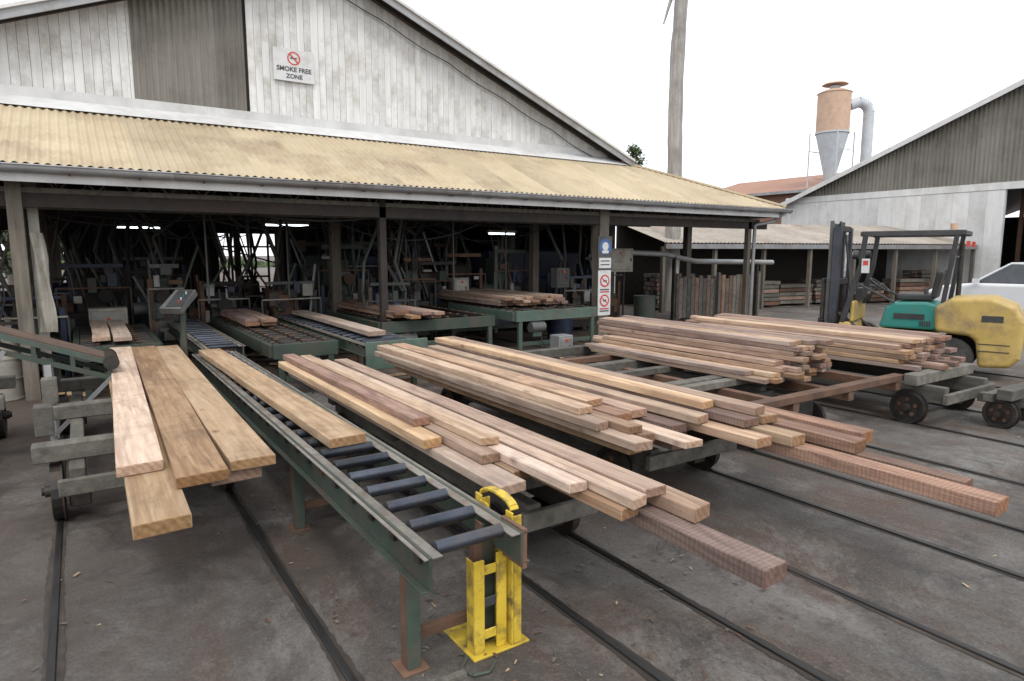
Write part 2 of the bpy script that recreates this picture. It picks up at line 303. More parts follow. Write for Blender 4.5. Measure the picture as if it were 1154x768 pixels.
mm.add([(-6,GY-.5,GZ-.5*SL+.035),(HX0+.1,GY-.5,GZ-.5*SL+.035),(HX0,GY-.02,GZ+.05),(-6,GY-.02,GZ+.05)],[(0,1,2,3)],'white_paint')
mm.box(-6,HX0-.2,GY-.035,GY-.014,GZ+.02,GZ+.2,'white_paint')
mm.box(HX1+.02,HX1+.05,EY,34,EZ-.24,EZ-.04,'galvanised')
mm.tube([(15.3,10.42,3.0),(15.2,10.6,2.8),(14.75,10.85,2.7),(14.72,10.86,.1)],.045,'galvanised')
mm.build('gutter',shed)
PX,PZ,GS=4.3,7.6,.40
def rz(x): return PZ-abs(x-PX)*GS
mm=M()
x=-3.5
while x<HX0-.1:
    w=U(.13,.15)
    if not(1.05<=x<2.9):
        x1=x+w-.005; za,zb=rz(x),rz(x1); d=U(0,.008)
        vs=[(x,GY-d,GZ),(x1,GY-d,GZ),(x1,GY+.03,GZ),(x,GY+.03,GZ),(x,GY-d,za),(x1,GY-d,zb),(x1,GY+.03,zb),(x,GY+.03,za)]
        mm.add(vs,[(0,3,2,1),(4,5,6,7),(0,1,5,4),(1,2,6,5),(2,3,7,6),(3,0,4,7)],'white_boards')
    x+=w
mm.build('gable_boards',shed)
mm=M()
mm.add([(-3.5,GY+.04,GZ-.05),(HX0-.1,GY+.04,GZ-.05),(HX0-.1,GY+.04,rz(HX0-.1)),(PX,GY+.04,PZ),(-3.5,GY+.04,rz(-3.5))],[(0,1,2,3,4)],'roof_steel')
mm.build('gable_backing',shed)
mm=M(); corrugate(mm,1.05,2.9,lambda x:(x,GY-.02,GZ+.1),lambda x:(x,GY-.02,rz(x)),(0,1,0),.1,.014,'grey_cladding'); mm.build('gable_cladding',shed)
mm=M()
for sx,xe in ((-1,-3.9),(1,HX0+.35)):
    y0,y1=GY-.45,35
    mm.add([(PX,y0,PZ+.1),(xe,y0,rz(xe)+.1),(xe,y1,rz(xe)+.1),(PX,y1,PZ+.1),(PX,y0,PZ+.06),(xe,y0,rz(xe)+.06),(xe,y1,rz(xe)+.06),(PX,y1,PZ+.06)],
               [(0,1,2,3),(4,7,6,5),(0,4,5,1),(1,5,6,2),(2,6,7,3)],'galvanised')
    mm.beam((PX,GY-.47,PZ-.02),(xe,GY-.47,rz(xe)-.02),.03,.14,'galvanised',(.9,.5))
    mm.beam((PX,GY-.50,PZ+.075),(xe,GY-.50,rz(xe)+.075),.06,.05,'white_paint')
    mm.beam((PX,GY-.2,PZ-.02),(xe,GY-.2,rz(xe)-.02),.05,.1,'roof_steel')
pts=[]
for i in range(25):
    x=4.3+i*.32; pts.append((x,GY-.08,rz(x)-.28-.05*abs(math.sin(i*.7))))
mm.tube(pts,.012,'black_plastic',n=5)
mm.build('main_roof',shed)
mm=M()
for x in (-.6,4.5,9.6,14.6):
    if x==9.6: mm.box(x-.13,x+.13,10.86,11.1,0,2.95,'post_timber')
    elif x==-.6:
        mm.box(x-.12,x+.05,10.86,11.02,0,2.95,'post_timber'); mm.box(x+.08,x+.2,11.2,11.32,0,2.95,'cream_paint')
    elif x==4.5: mm.box(x-.06,x+.06,10.88,11.0,0,2.95,'roof_steel')
    else: mm.box(x-.06,x+.06,10.88,11.0,0,2.95,'post_timber')
for y in (13.5,18,23.5,29.5):
    for x in (-3.5,-.6,4.5,9.6,12.15,15.2): mm.box(x-.09,x+.09,y-.09,y+.09,0,GZ-.1 if x<13 else 3,'post_timber')
mm.build('posts',shed)
mm=M()
def lattice(x0,x1,y,z0,z1,step=.5,mt='roof_steel'):
    mm.beam((x0,y,z0),(x1,y,z0),.07,.07,mt); mm.beam((x0,y,z1),(x1,y,z1),.07,.07,mt)
    k=int((x1-x0)/step)
    for i in range(k):
        a=x0+i*step; mm.cyl((a,y,z0),(a+step/2,y,z1),.014,mt,n=5); mm.cyl((a+step/2,y,z1),(a+step,y,z0),.014,mt,n=5)
mm.box(-6,15.3,10.88,10.98,2.60,2.78,'roof_steel')
lattice(-6,15,10.93,2.82,3.08,.45,'old_timber')
lattice(-6,12,11.9,2.66,3.2,.6,'old_timber')
for y in (13.5,18,23.5): lattice(-5,12,y,3.0,3.7,.7)
for y in (13.45,15.7,18,20.8,23.5,26.5): mm.box(-5,12.1,y-.06,y+.06,2.7,2.93,'roof_steel')
for x in (-3,-.6,1.5,3,4.5,6.2,8,9.6,11): mm.box(x-.05,x+.05,11,29,2.94,3.1,'roof_steel')
for i in range(9):
    y=15+i*2; 
    for sx,xe in ((-1,-3.9),(1,HX0)): mm.beam((PX,y,PZ-.05),(xe,y,rz(xe)-.05),.06,.14,'roof_steel')
mm.box(12.1,12.2,13.6,34,2.9,3.1,'roof_steel')
mm.build('girders',shed)
mm=M()
def wallx(x0,x1,y,z0,z1,mt): corrugate(mm,x0,x1,lambda s:(s,y,z0),lambda s:(s,y,z1),(0,1,0),.15,.015,mt,per=4)
Y=30
for x0,x1,z0,z1 in ((-4,-3.2,0,4.4),(-.4,5.0,0,2.9),(7.6,15.5,0,2.9),(-4,15.5,2.9,4.5)):
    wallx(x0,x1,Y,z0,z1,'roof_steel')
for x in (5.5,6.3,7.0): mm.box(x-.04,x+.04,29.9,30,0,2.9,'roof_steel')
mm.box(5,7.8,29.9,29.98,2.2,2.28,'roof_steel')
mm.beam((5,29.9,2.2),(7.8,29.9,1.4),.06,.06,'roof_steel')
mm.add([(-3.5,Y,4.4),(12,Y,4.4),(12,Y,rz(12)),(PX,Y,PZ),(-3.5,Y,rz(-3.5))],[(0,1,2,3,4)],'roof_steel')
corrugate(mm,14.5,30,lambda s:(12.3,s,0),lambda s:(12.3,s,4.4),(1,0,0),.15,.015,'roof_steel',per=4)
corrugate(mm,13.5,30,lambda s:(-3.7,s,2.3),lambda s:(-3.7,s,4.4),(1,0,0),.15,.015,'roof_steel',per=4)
wallx(8.2,12.3,20.5,0,3.0,'roof_steel'); wallx(.4,2.6,22.5,0,3.0,'roof_steel')  # inner partitions added to make the shed interior darker
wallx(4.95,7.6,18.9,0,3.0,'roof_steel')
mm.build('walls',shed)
mm=M()
for k in range(22):
    x0=U(-1,9);y0=U(11.2,16);x1=x0+U(1,4);y1=y0+U(-1,3);z=2.72;pts=[]
    dd=U(.1,.5)
    for i in range(11):
        t=i/10; pts.append((x0+(x1-x0)*t,y0+(y1-y0)*t,z-dd*4*t*(1-t)-.02))
    mm.tube(pts,.012,'black_plastic',n=5)
for x,y in ((1.9,12.6),(3.4,13),(6.6,12.2),(8.3,12.8)): mm.cyl((x,y,2.9),(x,y,1.1),.018,'machine_grey',n=6)
mm.build('cables',shed)
def lamp(x,y,z,L=1.2):
    e=empty('fluorescent_lamp',(x,y,z)); a=M(); a.box(-L/2,L/2,-.06,.06,.03,.08,'cream_paint'); a.cyl((-L/2+.2,0,.08),(-L/2+.2,0,.35),.008,'dark_steel',n=5); a.cyl((L/2-.2,0,.08),(L/2-.2,0,.35),.008,'dark_steel',n=5); a.build('batten',e)
    b=M(); b.cyl((-L/2+.03,0,0),(L/2-.03,0,0),.018,'lamp_glow',n=8); b.build('tube',e)
lamp(3.95,15.2,2.60,1.1); lamp(8.7,13.6,2.45,.8); lamp(1.3,18.5,2.6,1.0)
# ------------------------------------------------------------------ signs
s=empty('smoke_free_sign',(3.8,13.44,5.6)); a=M(); a.box(-.39,.39,-.012,.012,-.3,.3,'sign_white'); a.build('panel',s,bevel=.004)
a=M()
N=28
for i in range(N):
    t0=2*math.pi*i/N;t1=2*math.pi*(i+1)/N
    a.add([(math.cos(t)*r,-.018,.13+math.sin(t)*r) for t,r in ((t0,.10),(t1,.10),(t1,.125),(t0,.125))],[(0,1,2,3)],'red_paint')
a.beam((-.08,-.019,.21),(.08,-.019,.05),.004,.024,'red_paint'); a.box(-.07,.06,-.017,-.0135,.12,.145,'sign_ink'); a.build('symbol',s)
text('SMOKE FREE','words_top',s,(0,-.016,-.08),.12,'sign_ink',(math.pi/2,0,0)); text('ZONE','words_bottom',s,(0,-.016,-.21),.115,'sign_ink',(math.pi/2,0,0))
s=empty('safety_sign_board',(9.6,10.84,0)); a=M(); a.box(-.2,.2,-.012,.012,1.62,2.35,'machine_grey'); a.box(-.18,.18,-.012,.012,.62,1.61,'sign_white'); a.build('panel',s,bevel=.004)
a=M()
a.cyl((0,-.013,2.12),(0,-.018,2.12),.17,'sign_blue',n=28); a.cyl((0,-.018,2.13),(0,-.02,2.13),.09,'sign_white',n=16); a.box(-.09,.09,-.021,-.0185,1.98,2.04,'sign_white')
a.box(-.17,.17,-.018,-.0125,1.66,1.88,'sign_white')
for z in (1.38,.95):
    a.cyl((0,-.013,z),(0,-.018,z),.135,'red_paint',n=24); a.cyl((0,-.018,z),(0,-.02,z),.10,'sign_white',n=24); a.beam((-.09,-.022,z+.07),(.09,-.022,z-.07),.003,.022,'red_paint'); a.box(-.05,.05,-.0225,-.0205,z-.02,z+.02,'sign_ink')
for z in (1.80,1.72,1.18,1.13,.76,.71): a.box(-.13,.13,-.0195,-.0185 if z>1.6 else -.0125,z,z+.025,'sign_ink' if z>1.15 or z<.75 else 'red_paint')
a.build('symbols',s)
# ------------------------------------------------------------------ trolleys
def wheel(mm,x,y,r,side,mt='dark_steel',w=.07):
    N=20
    mm.cyl((x-.012,y,r),(x+.012,y,r),r*.80,mt,n=N)
    for i in range(N):
        t0=2*math.pi*i/N;t1=2*math.pi*(i+1)/N
        P=[(math.cos(t)*q,math.sin(t)*q) for t in (t0,t1) for q in (r*.78,r)]
        vs=[(x+sx*w/2,y+p[0],r+p[1]) for sx in (-1,1) for p in P]
        mm.add(vs,[(0,1,3,2),(4,6,7,5),(1,5,7,3),(0,2,6,4)],mt,(.5,.5),False)
    mm.cyl((x+side*(w/2-.004),y,r),(x+side*(w/2+.008),y,r),r*1.1,mt,n=24)
    mm.cyl((x-.08,y,r),(x+.08,y,r),.045,mt,n=12)
    for i in range(5):
        t=2*math.pi*i/5+.3; mm.cyl((x-.02,y+math.cos(t)*r*.5,r+math.sin(t)*r*.5),(x+.02,y+math.cos(t)*r*.5,r+math.sin(t)*r*.5),r*.13,'rust',n=8)
def trolley(name,xl,xr,y0,y1,top=.56,mat='old_timber',ov=.12,r=.19,nb=3):
    e=empty(name); a=M(); yw=(y0+.35,y1-.35)
    for y in yw:
        a2=M()
        wheel(a2,xl,y,r,1); wheel(a2,xr,y,r,-1); a2.cyl((xl-.1,y,r),(xr+.1,y,r),.03,'dark_steel',n=10)
        a2.build('wheelset',e)
    for x in (xl+.14,xr-.14):
        a.box(x-.05,x+.05,y0,y1,.27,top-.135,mat)
    for i in range(nb):
        y=y0+.3+(y1-y0-.6)*i/(nb-1); a.box(xl-ov+U(-.04,.04),xr+ov+U(-.04,.04),y-.075,y+.075,top-.132,top-.002,mat)
    for y in yw:
        for x in (xl+.14,xr-.14): a.box(x-.07,x+.07,y-.11,y+.11,.1,.265,'dark_steel')
    for x in (xl+.14,xr-.14):
        a.cyl((x,y0-.03,.35),(x,y0+.0,.35),.03,'rust',n=8)
    a.box(xl+.02,xr-.02,y0-.06,y0-.005,.28,.40,mat)
    a.build('frame',e,bevel=.008); return e
trolley('timber_trolley',-.25,.93,5.5,9.0,top=.60,ov=.10,r=.22)
trolley('timber_trolley',2.15,2.79,3.2,6.9,top=.56,ov=.05,r=.16)
trolley('timber_trolley',3.63,4.74,3.6,7.2,top=.56,ov=.05)
trolley('timber_trolley',5.55,6.70,4.6,8.0,top=.58,ov=.45)
trolley('timber_trolley',8.05,9.35,3.35,7.8,top=.60,ov=.1)
e=empty('empty_steel_trolley'); a=M()
for x in (5.0,5.9,6.9,7.9): a.box(x-.05,x+.05,3.75,6.9,.40,.50,'rust')
for y in (3.8,4.7,5.7,6.8): a.box(4.9,8.0,y-.06,y+.06,.505,.578,'old_timber' if y in(4.7,5.7) else 'rust')
a.build('frame',e,bevel=.004); a=M()
for y in (4.1,6.4):
    wheel(a,5.57,y,.18,1);wheel(a,6.70,y,.18,-1); a.cyl((5.5,y,.18),(6.8,y,.18),.03,'dark_steel'); a.box(5.7,6.6,y-.1,y+.1,.22,.395,'dark_steel')
a.build('wheels',e)
e=empty('rail_bogie'); a=M() 
wheel(a,8.7,3.0,.17,1); wheel(a,9.35,3.0,.17,-1); a.cyl((8.6,3.0,.17),(9.5,3.0,.17),.03,'dark_steel'); a.build('wheels',e)
a=M(); a.box(8.55,9.6,2.85,3.0,.35,.47,'old_timber'); a.box(8.6,9.5,3.05,3.15,.3,.4,'old_timber'); a.box(8.85,8.98,2.6,3.3,.24,.345,'old_timber'); a.build('frame',e,bevel=.006)
trolley('timber_trolley',-2.0,-.82,6.2,9.2,top=.66,ov=.12,r=.24)
a=M()
for y in (6.0,7.3,8.6): a.box(-.36,-.24,y-.07,y+.07,.62,.85,'old_timber'); 
a.build('trolley_stakes',bevel=.008)
# ------------------------------------------------------------------ lumber stacks
def stack(boards,name='lumber_stack'):
    a=M()
    for bd in boards:
        xc,w,y0,y1,z0,h,mt=bd[:7]; yaw=bd[7] if len(bd)>7 else U(-.005,.005)
        a.plank(xc,w,y0,y1,z0,h,mt,yaw)
    return a.build(name,bevel=.0045)
P,W,RD='sawn_pale','sawn_warm','sawn_red'
stack([(.26,.27,3.55,9.6,.602,.075,P,.012),(.72,.30,4.15,9.5,.602,.075,W,.02),(.50,.15,4.6,9.5,.602,.075,W,.02),
       (.225,.25,4.38,10.1,.68,.065,P,.030),(.51,.28,3.98,10.0,.68,.065,W,.024),(.815,.27,4.12,9.9,.68,.065,P,.020)])
a=M(); a.plank(1.43,.25,4.15,9.0,.712,.065,P,-.022); a.build('sawn_board',bevel=.004)
b1=[(2.44,.16,1.60,6.4,.562,.085,RD,0),(2.62,.12,2.7,6.8,.562,.085,RD),(2.12,.14,3.3,7.0,.562,.085,W),
    (1.95,.18,2.93,7.3,.652,.06,P,0),(2.12,.13,3.1,7.3,.652,.06,W),(2.26,.13,2.32,7.2,.652,.06,W),(2.40,.12,2.42,7.4,.652,.07,RD),(2.55,.14,2.1,7.0,.652,.075,W),
    (1.875,.14,3.78,7.5,.715,.065,P,0),(2.03,.13,3.3,7.4,.715,.06,W,-.002),(2.165,.115,2.62,7.5,.715,.055,P),(2.29,.11,2.28,7.4,.715,.055,P),(2.44,.15,2.32,7.3,.73,.05,W),
    (1.95,.13,4.1,7.6,.782,.06,RD),(2.12,.12,3.45,7.5,.778,.05,P)]
stack(b1)
b2_=[(3.25,.13,3.3,7.4,.562,.08,W),(3.6,.15,3.2,7.2,.562,.08,RD),(3.85,.14,3.4,7.2,.562,.08,W),(4.17,.16,1.38,6.2,.562,.085,RD,0),(4.36,.13,1.62,6.4,.562,.085,RD),(4.55,.12,2.5,6.6,.562,.08,RD),
     (3.16,.14,3.12,7.5,.645,.065,P),(3.32,.13,3.25,7.5,.645,.065,W),(3.5,.16,2.98,7.5,.645,.05,P),(3.70,.15,3.3,7.4,.645,.065,RD),(3.92,.17,2.72,7.4,.645,.07,W),(4.14,.15,2.6,7.2,.65,.075,P),(4.36,.17,2.28,7.0,.65,.08,RD),(4.60,.17,2.36,7.0,.648,.09,RD),
     (3.11,.13,3.5,7.7,.712,.06,P),(3.25,.12,3.3,7.6,.712,.055,W),(3.42,.16,3.6,7.8,.712,.06,RD),(3.60,.15,3.62,7.6,.712,.065,W),(3.85,.15,3.2,7.7,.722,.06,P),(4.05,.16,2.92,7.8,.73,.06,RD),(4.24,.16,2.9,7.8,.733,.06,W),
     (3.16,.15,3.75,7.8,.774,.055,P,.004),(3.38,.18,3.9,7.8,.776,.055,W,.002),(4.02,.14,3.3,7.9,.792,.06,P),(4.18,.15,2.95,7.9,.795,.06,W,0)]
stack(b2_)
b3=[]
z=.582
for L in range(8):
    x=6.1 if L<2 else (6.35 if L<4 else 6.55); 
    x1=7.25
    while x<x1-.1:
        w=random.choice((.11,.13,.15)); y0=4.25+U(-.13,.12) +(0 if L>1 else U(-.1,.2)); b3.append((x+w/2,w-.008,y0,7.4+U(-.3,.2),z,.05,random.choice((P,W,W,RD)))); x+=w
    z+=.054
stack(b3)
b4=[];z=.602
for L in range(6):
    x=8.2 if L<5 else 8.5
    while x<9.4:
        w=random.choice((.12,.15,.2)); b4.append((x+w/2,w-.008,3.9+U(-.1,.15)-(.25 if L==0 and R()<.3 else 0),7.3+U(-.3,.3),z,.052,random.choice((W,RD,W,RD) if L<3 else (P,W,RD)))); x+=w
    z+=.056
stack(b4)
# ------------------------------------------------------------------ roller conveyor
def roller_bed(name,xl,xr,y0,y1,z,leg_ys,step=.28,side='green_paint'):
    e=empty(name); a=M()
    for x,sg in ((xl,-1),(xr,1)):
        a.box(x-.008,x+.008,y0,y1,z-.17,z-.012,side)
        y=y0
        while y<y1:
            ye=min(y1,y+U(1.2,2)); a.box(min(x-sg*.009,x-sg*.06),max(x-sg*.009,x-sg*.06),y,ye-.004,z-.022,z-.014,'worn_edge'); y=ye
        a.box(min(x+.009*sg,x+sg*.045),max(x+.009*sg,x+sg*.045),y0,y1,z-.17,z-.162,side)
        a.box(min(x+.009*sg,x+sg*.03),max(x+.009*sg,x+sg*.03),y0,y1,z-.022,z-.014,'worn_edge')
    y=y0+.6
    while y<y1: a.box(xl+.022,xr-.022,y-.02,y+.02,z-.165,z-.12,'rust'); y+=1.2
    a.build('frame',e,bevel=.002); a=M(); y=y0+.09
    while y<y1-.05:
        dz=U(-.003,.003)
        a.cyl((xl+.065,y,z-.02+dz),(xr-.065,y+U(-.006,.006),z-.02+dz),.033,'roller_steel',n=18); a.cyl((xl-.03,y,z-.03),(xr+.03,y,z-.03),.013,'dark_steel',n=8); a.box(xl-.028,xl-.009,y-.025,y+.025,z-.06,z-.023,'dark_steel'); y+=step*U(.95,1.05)
    a.build('rollers',e); a=M()
    for y in leg_ys:
        for x in (xl+.03,xr-.03):
            a.box(x-.035,x+.035,y-.045,y-.037,0.012,z-.05,'green_paint'); a.box(x-.035,x-.027,y-.036,y+.035,0.012,z-.05,'rust'); a.box(x-.07,x+.07,y-.07,y+.07,0,.012,'rust')
        a.box(xl+.05,xr-.05,y-.02,y+.02,.14,.19,'rust')
    a.build('legs',e,bevel=.002); return e
rc=roller_bed('roller_conveyor',1.18,1.66,2.42,9.3,.70,(2.72,4.65,6.6,8.8))
a=M()
a.box(1.56,1.62,2.70,2.76,.012,.55,'rust'); a.box(1.665,1.69,2.42,2.62,.50,.70,'rust')
a.build('end_plate',rc,bevel=.003)
a=M(); oy=.24
def yb(x0,x1,y0,y1,z0,z1,mt='yellow_paint'): a.box(x0,x1,y0+oy,y1+oy,z0,z1,mt)
for y in (2.36,2.66):
    yb(1.70,1.712,y-.03,y+.03,.02,.72); yb(1.713,1.76,y-.03,y-.018,.02,.70)
pts=[]
for i in range(9):
    t=math.pi*i/8; pts.append((1.735,2.51+oy+.15*math.cos(t),.72+.05*math.sin(t)))
for p,q in zip(pts[:-1],pts[1:]): a.beam(p,q,.05,.015,'yellow_paint')
for z in (.10,.34,.58): yb(1.713,1.72,2.39,2.64,z,z+.045)
yb(1.69,1.698,2.40,2.50,.03,.50); yb(1.69,1.698,2.54,2.63,.25,.70)
yb(1.48,1.81,2.33,2.70,.0,.014)
yb(1.50,1.56,2.36,2.375,.015,.50); yb(1.50,1.506,2.376,2.44,.015,.50); yb(1.63,1.69,2.36,2.372,.015,.52)
for z in (.08,.25,.42): yb(1.561,1.629,2.362,2.371,z,z+.05,'yellow_paint' if z!=.25 else 'black_plastic')
a.build('chain_guard',rc,bevel=.003)
a=M(); a.cyl((1.715,2.76,.45),(1.765,2.76,.45),.085,'black_plastic',n=16); a.cyl((1.73,2.76,.22),(1.77,2.76,.22),.055,'dark_steel',n=16); a.box(1.735,1.75,2.68,2.695,.22,.45,'dark_steel'); a.box(1.735,1.75,2.83,2.845,.22,.45,'dark_steel')
a.tube([(1.47,2.62,.012),(1.40,2.56,.012),(1.42,2.48,.012),(1.50,2.46,.012),(1.56,2.5,.03)],.008,'green_paint',n=6)
a.box(1.25,1.40,2.50,2.54,.001,.02,'old_timber'); a.build('drive',rc)
# ------------------------------------------------------------------ inclined belt conveyor
e=empty('inclined_belt_conveyor'); a=M()
p0=Vector((.2,8.2,.86)); p1=Vector((-4.2,8.35,2.55))
for dy in (-.26,.26):
    a.beam(p0+Vector((0,dy,0)),p1+Vector((0,dy,0)),.03,.05,'lightgreen_paint'); a.beam(p0+Vector((0,dy,-.16)),p1+Vector((0,dy,-.16)),.03,.05,'green_paint')
a.beam(p0+Vector((0,0,.03)),p1+Vector((0,0,.03)),.48,.025,'conveyor_belt')
for t in [i/14 for i in range(15)]:
    c=p0.lerp(p1,t); a.beam(c+Vector((0,-.24,-.09)),c+Vector((0,.24,-.09)),.04,.04,'green_paint'); a.cyl(c+Vector((0,-.23,.01)),c+Vector((0,.23,.01)),.014,'dark_steel',n=6)
    for dy in (-.26,.26): a.box(c.x-.02,c.x+.02,c.y+dy-.014,c.y+dy+.014,c.z-.15,c.z-.01,'green_paint')
for t in (.12,.32,.6,.9):
    c=p0.lerp(p1,t)
    for dy in (-.26,.26): a.box(c.x-.03,c.x+.03,c.y+dy-.03,c.y+dy+.03,0,c.z-.18,'galvanised')
    a.beam((c.x,c.y-.29,.15),(c.x+.55,c.y-.29,c.z-.35),.03,.04,'galvanised')
a.cyl(p0+Vector((.02,-.3,0)),p0+Vector((.02,.3,0)),.075,'dark_steel',n=16)
a.build('frame',e)
e=empty('control_console',(1.15,9.9,0),.3); a=M(); a.cyl((0,0,0),(0,0,1.2),.035,'green_paint'); a.box(-.17,.17,-.17,.17,0,.02,'green_paint'); a.beam((-.1,0,.02),(-.02,0,.9),.04,.04,'green_paint'); a.build('stand',e)
a=M(); a.beam((-.2,-.1,1.22),(.12,.1,1.45),.30,.09,'machine_grey'); a.beam((-.17,-.13,1.28),(.09,.05,1.475),.22,.02,'black_plastic')
for i in range(4): a.cyl((-.1+i*.05,-.12+i*.03,1.33+i*.035),(-.1+i*.05,-.13+i*.03,1.36+i*.035),.010,('red_paint','sign_white','teal_paint','sign_white')[i],n=8)
a.build('head',e,bevel=.01,seg=2)
# ------------------------------------------------------------------ machinery inside
def table(name,x0,x1,y0,y1,z,mat='green_paint',chains=4,rolls=True):
    e=empty(name); a=M()
    for y in (y0,y1): a.box(x0,x1,y-.04,y+.04,z-.2,z,mat)
    for x in (x0,x1): a.box(x-.04,x+.04,y0+.041,y1-.041,z-.19,z-.01,mat)
    for x in (x0+.1,x1-.1):
        for y in (y0,y1): a.box(x-.04,x+.04,y-.035,y+.035,0,z-.201,mat)
    for y in (y0,y1): a.box(x0+.15,x1-.15,y-.02,y+.02,.2,.28,mat)
    for i in range(chains):
        x=x0+(x1-x0)*(i+.5)/chains; a.box(x-.03,x+.03,y0+.05,y1-.05,z-.08,z+.015,'dark_steel')
        yy=y0+.1
        while yy<y1-.1: a.box(x-.035,x+.035,yy,yy+.03,z+.0155,z+.03,'rust'); yy+=.3
    if rolls:
        y=y0+.15
        while y<y1: a.cyl((x0+.05,y,z-.03),(x1-.05,y,z-.03),.04,'dark_steel',n=10); y+=.25
    a.cyl((x0+.3,y0-.06,z-.32),(x0+.62,y0-.06,z-.32),.1,'machine_grey',n=14); a.box(x0+.35,x0+.55,y0-.1,y0-.045,z-.5,z-.4,mat)
    a.tube([(x0+.5,y0-.06,z-.4),(x0+.6,y0-.1,.2),(x0+.5,y0-.05,.02)],.015,'black_plastic',n=6)
    a.build('frame',e,bevel=.004); return e
roller_bed('roller_conveyor',1.35,1.85,9.6,15.5,.72,(9.9,12,14.5))
roller_bed('roller_conveyor',3.2,4.0,8.4,13.5,.76,(8.6,10.8,13))
table('outfeed_table',2.15,3.05,9.2,14,.74,chains=3)
table('outfeed_table',4.3,6.6,10.6,13.6,.80,chains=6,rolls=False)
table('outfeed_table',6.9,8.9,10.3,13.0,.88,mat='lightgreen_paint',chains=4)
table('outfeed_table',-.1,.9,10.5,13.5,.72,chains=2)
a=M()
a.box(3.15,4.06,8.30,8.34,.42,.80,'lightgreen_paint'); a.box(4.1,4.8,8.5,8.54,.3,.72,'green_paint'); a.build('green_guard_plate',bevel=.004)
stack([(4.6+i*.2,.18,10.4+U(-.3,.3),15.2+U(-.5,.5),.86+.06*j,.055,random.choice((W,RD))) for i in range(4) for j in range(2)]+[(3.55,.26,8.9,13.0,.80,.07,P)])
stack([(7.1+i*.2,.18,10.9+U(-.2,.2),16.0,.93+.06*j,.055,random.choice((P,W,RD))) for i in range(8) for j in range(3)])
stack([(2.35+i*.25,.22,11.2+U(-.2,.2),13.6,.79+.06*j,.055,random.choice((W,RD))) for i in range(2) for j in range(2)])
stack([(.2+i*.25,.22,10.6+U(-.2,.2),13.2,.78,.06,P) for i in range(2)])
DK=('machine_grey','dark_steel','green_paint','blue_paint','roof_steel','rust')
def machine(x,y,w=1.2,d=.9,h=1.8,mat=None):
    e=empty('sawmill_machine',(x,y,0),U(-.15,.15)); a=M(); mat=mat or random.choice(DK)
    a.box(-w/2,w/2,-d/2,d/2,.1,h*.45,mat); 
    a.prism([(-d/2+.05,h*.45+.002),(-d/2+.2,h*.8),(d/2-.2,h*.85),(d/2-.05,h*.45+.002)],-w*.32,w*.2,random.choice(DK))
    a.build('body',e,bevel=.025,seg=2); a=M()
    for sx in (-1,1):
        for sy in (-1,1): a.box(sx*w/2-.04,sx*w/2+.04,sy*d/2-.04,sy*d/2+.04,0,h*U(.5,1),random.choice(DK))
    a.box(-w/2,w/2,-d/2-.03,-d/2-.003,h*.2,h*.38,random.choice(DK)); a.box(-w/2,w/2,-d/2-.05,-d/2-.0,h*.9,h*.94,random.choice(DK))
    q=U(-.3,.3)*w; a.cyl((q,-d/2-.02,h*.62),(q,-d/2-.14,h*.62),U(.08,.14),random.choice(DK),n=18)
    a.cyl((-w/2-.25,-.1,h*.5),(-w/2+.1,-.1,h*.5),.12,random.choice(DK),n=14)
    for k in range(4): 
        xx=U(-w/2,w/2); a.tube([(xx,0,h*.5),(xx+U(-.1,.1),-.1,h*.8),(xx+U(-.3,.3),.1,h*1.2),(xx+U(-.5,.5),.2,2.8)],U(.012,.05),random.choice(('machine_grey','black_plastic','dark_steel')),n=7)
    for k in range(8): xx=U(-w/2,w/2-.2); zz=U(.3,h*.85); a.box(xx,xx+U(.06,.25),-d/2-.09,-d/2-.031,zz,zz+U(.05,.3),random.choice(DK+('cream_paint','galvanised')))
    a.beam((-w*.6,-d*.6,h*.7),(w*.6,-d*.6,h*.7),.03,.03,random.choice(('cream_paint','machine_grey','rust')));a.beam((-w*.6,-d*.6,0),(-w*.6,-d*.6,h*.7),.03,.03,'machine_grey');a.beam((w*.6,-d*.6,0),(w*.6,-d*.6,h*.7),.03,.03,'machine_grey')
    for k in range(3): xx=U(-w/2,w/2);a.beam((xx,-d*.5,h*.3),(xx+U(-.6,.6),-d*.4,h*U(.8,1.2)),.04,.04,random.choice(DK+('galvanised',)))
    a.build('details',e,bevel=.004)
for x,y,w,h in ((-2.6,14.5,1.4,1.5),(-1.2,15.5,1.1,1.5),(.3,15.2,1.0,1.9),(.9,17.2,1.4,1.7),(2.5,14.9,.8,1.5),(3.6,14.2,1.0,1.5),(4.9,14.5,.9,2.3),(5.8,15.2,1.2,2.4),(7.6,17.3,1.6,2.4),(8.9,18.2,1.4,2.4),(3.2,17.8,1.2,1.3),(7.0,14.3,1.0,1.9),(-1.2,11.9,.8,1.1),(5.2,12.6,.8,1.5),(11.6,13.6,1.1,2.0),(1.7,20,1.4,2.0),(4.4,21,.8,1.4),(6.3,13.9,.7,2.0),(9.1,14.3,.9,2.2),(-.2,19,1.2,1.5),(-2.4,20,1.3,1.4),(8.0,14.6,.9,2.1),(5.3,17,1.5,2.4),(6.7,16.8,1.2,2.3),(1.3,14.2,.5,1.9),(-.6,13.2,.8,1.4),(10.6,13.3,.8,1.5)): machine(x,y,w,.9,h)
e=empty('planer_machine',(10.4,15.4,0)); a=M()
a.box(-1.7,1.7,-.8,.8,0,1.3,'blue_paint'); a.box(-1.4,1.0,-.7,.6,1.3,2.05,'blue_paint'); a.prism([(-.8,1.3),(-.8,1.5),(-.7,2.0),(.6,2.3),(.6,1.3)],1.02,1.68,'blue_paint'); a.box(-2.4,-1.7,-.5,.5,.7,.85,'blue_paint')
a.build('housing',e,bevel=.04,seg=2); a=M()
for x in (-1.2,-.5,.2): a.box(x-.28,x+.28,-.83,-.8,.3,1.1,'black_plastic')
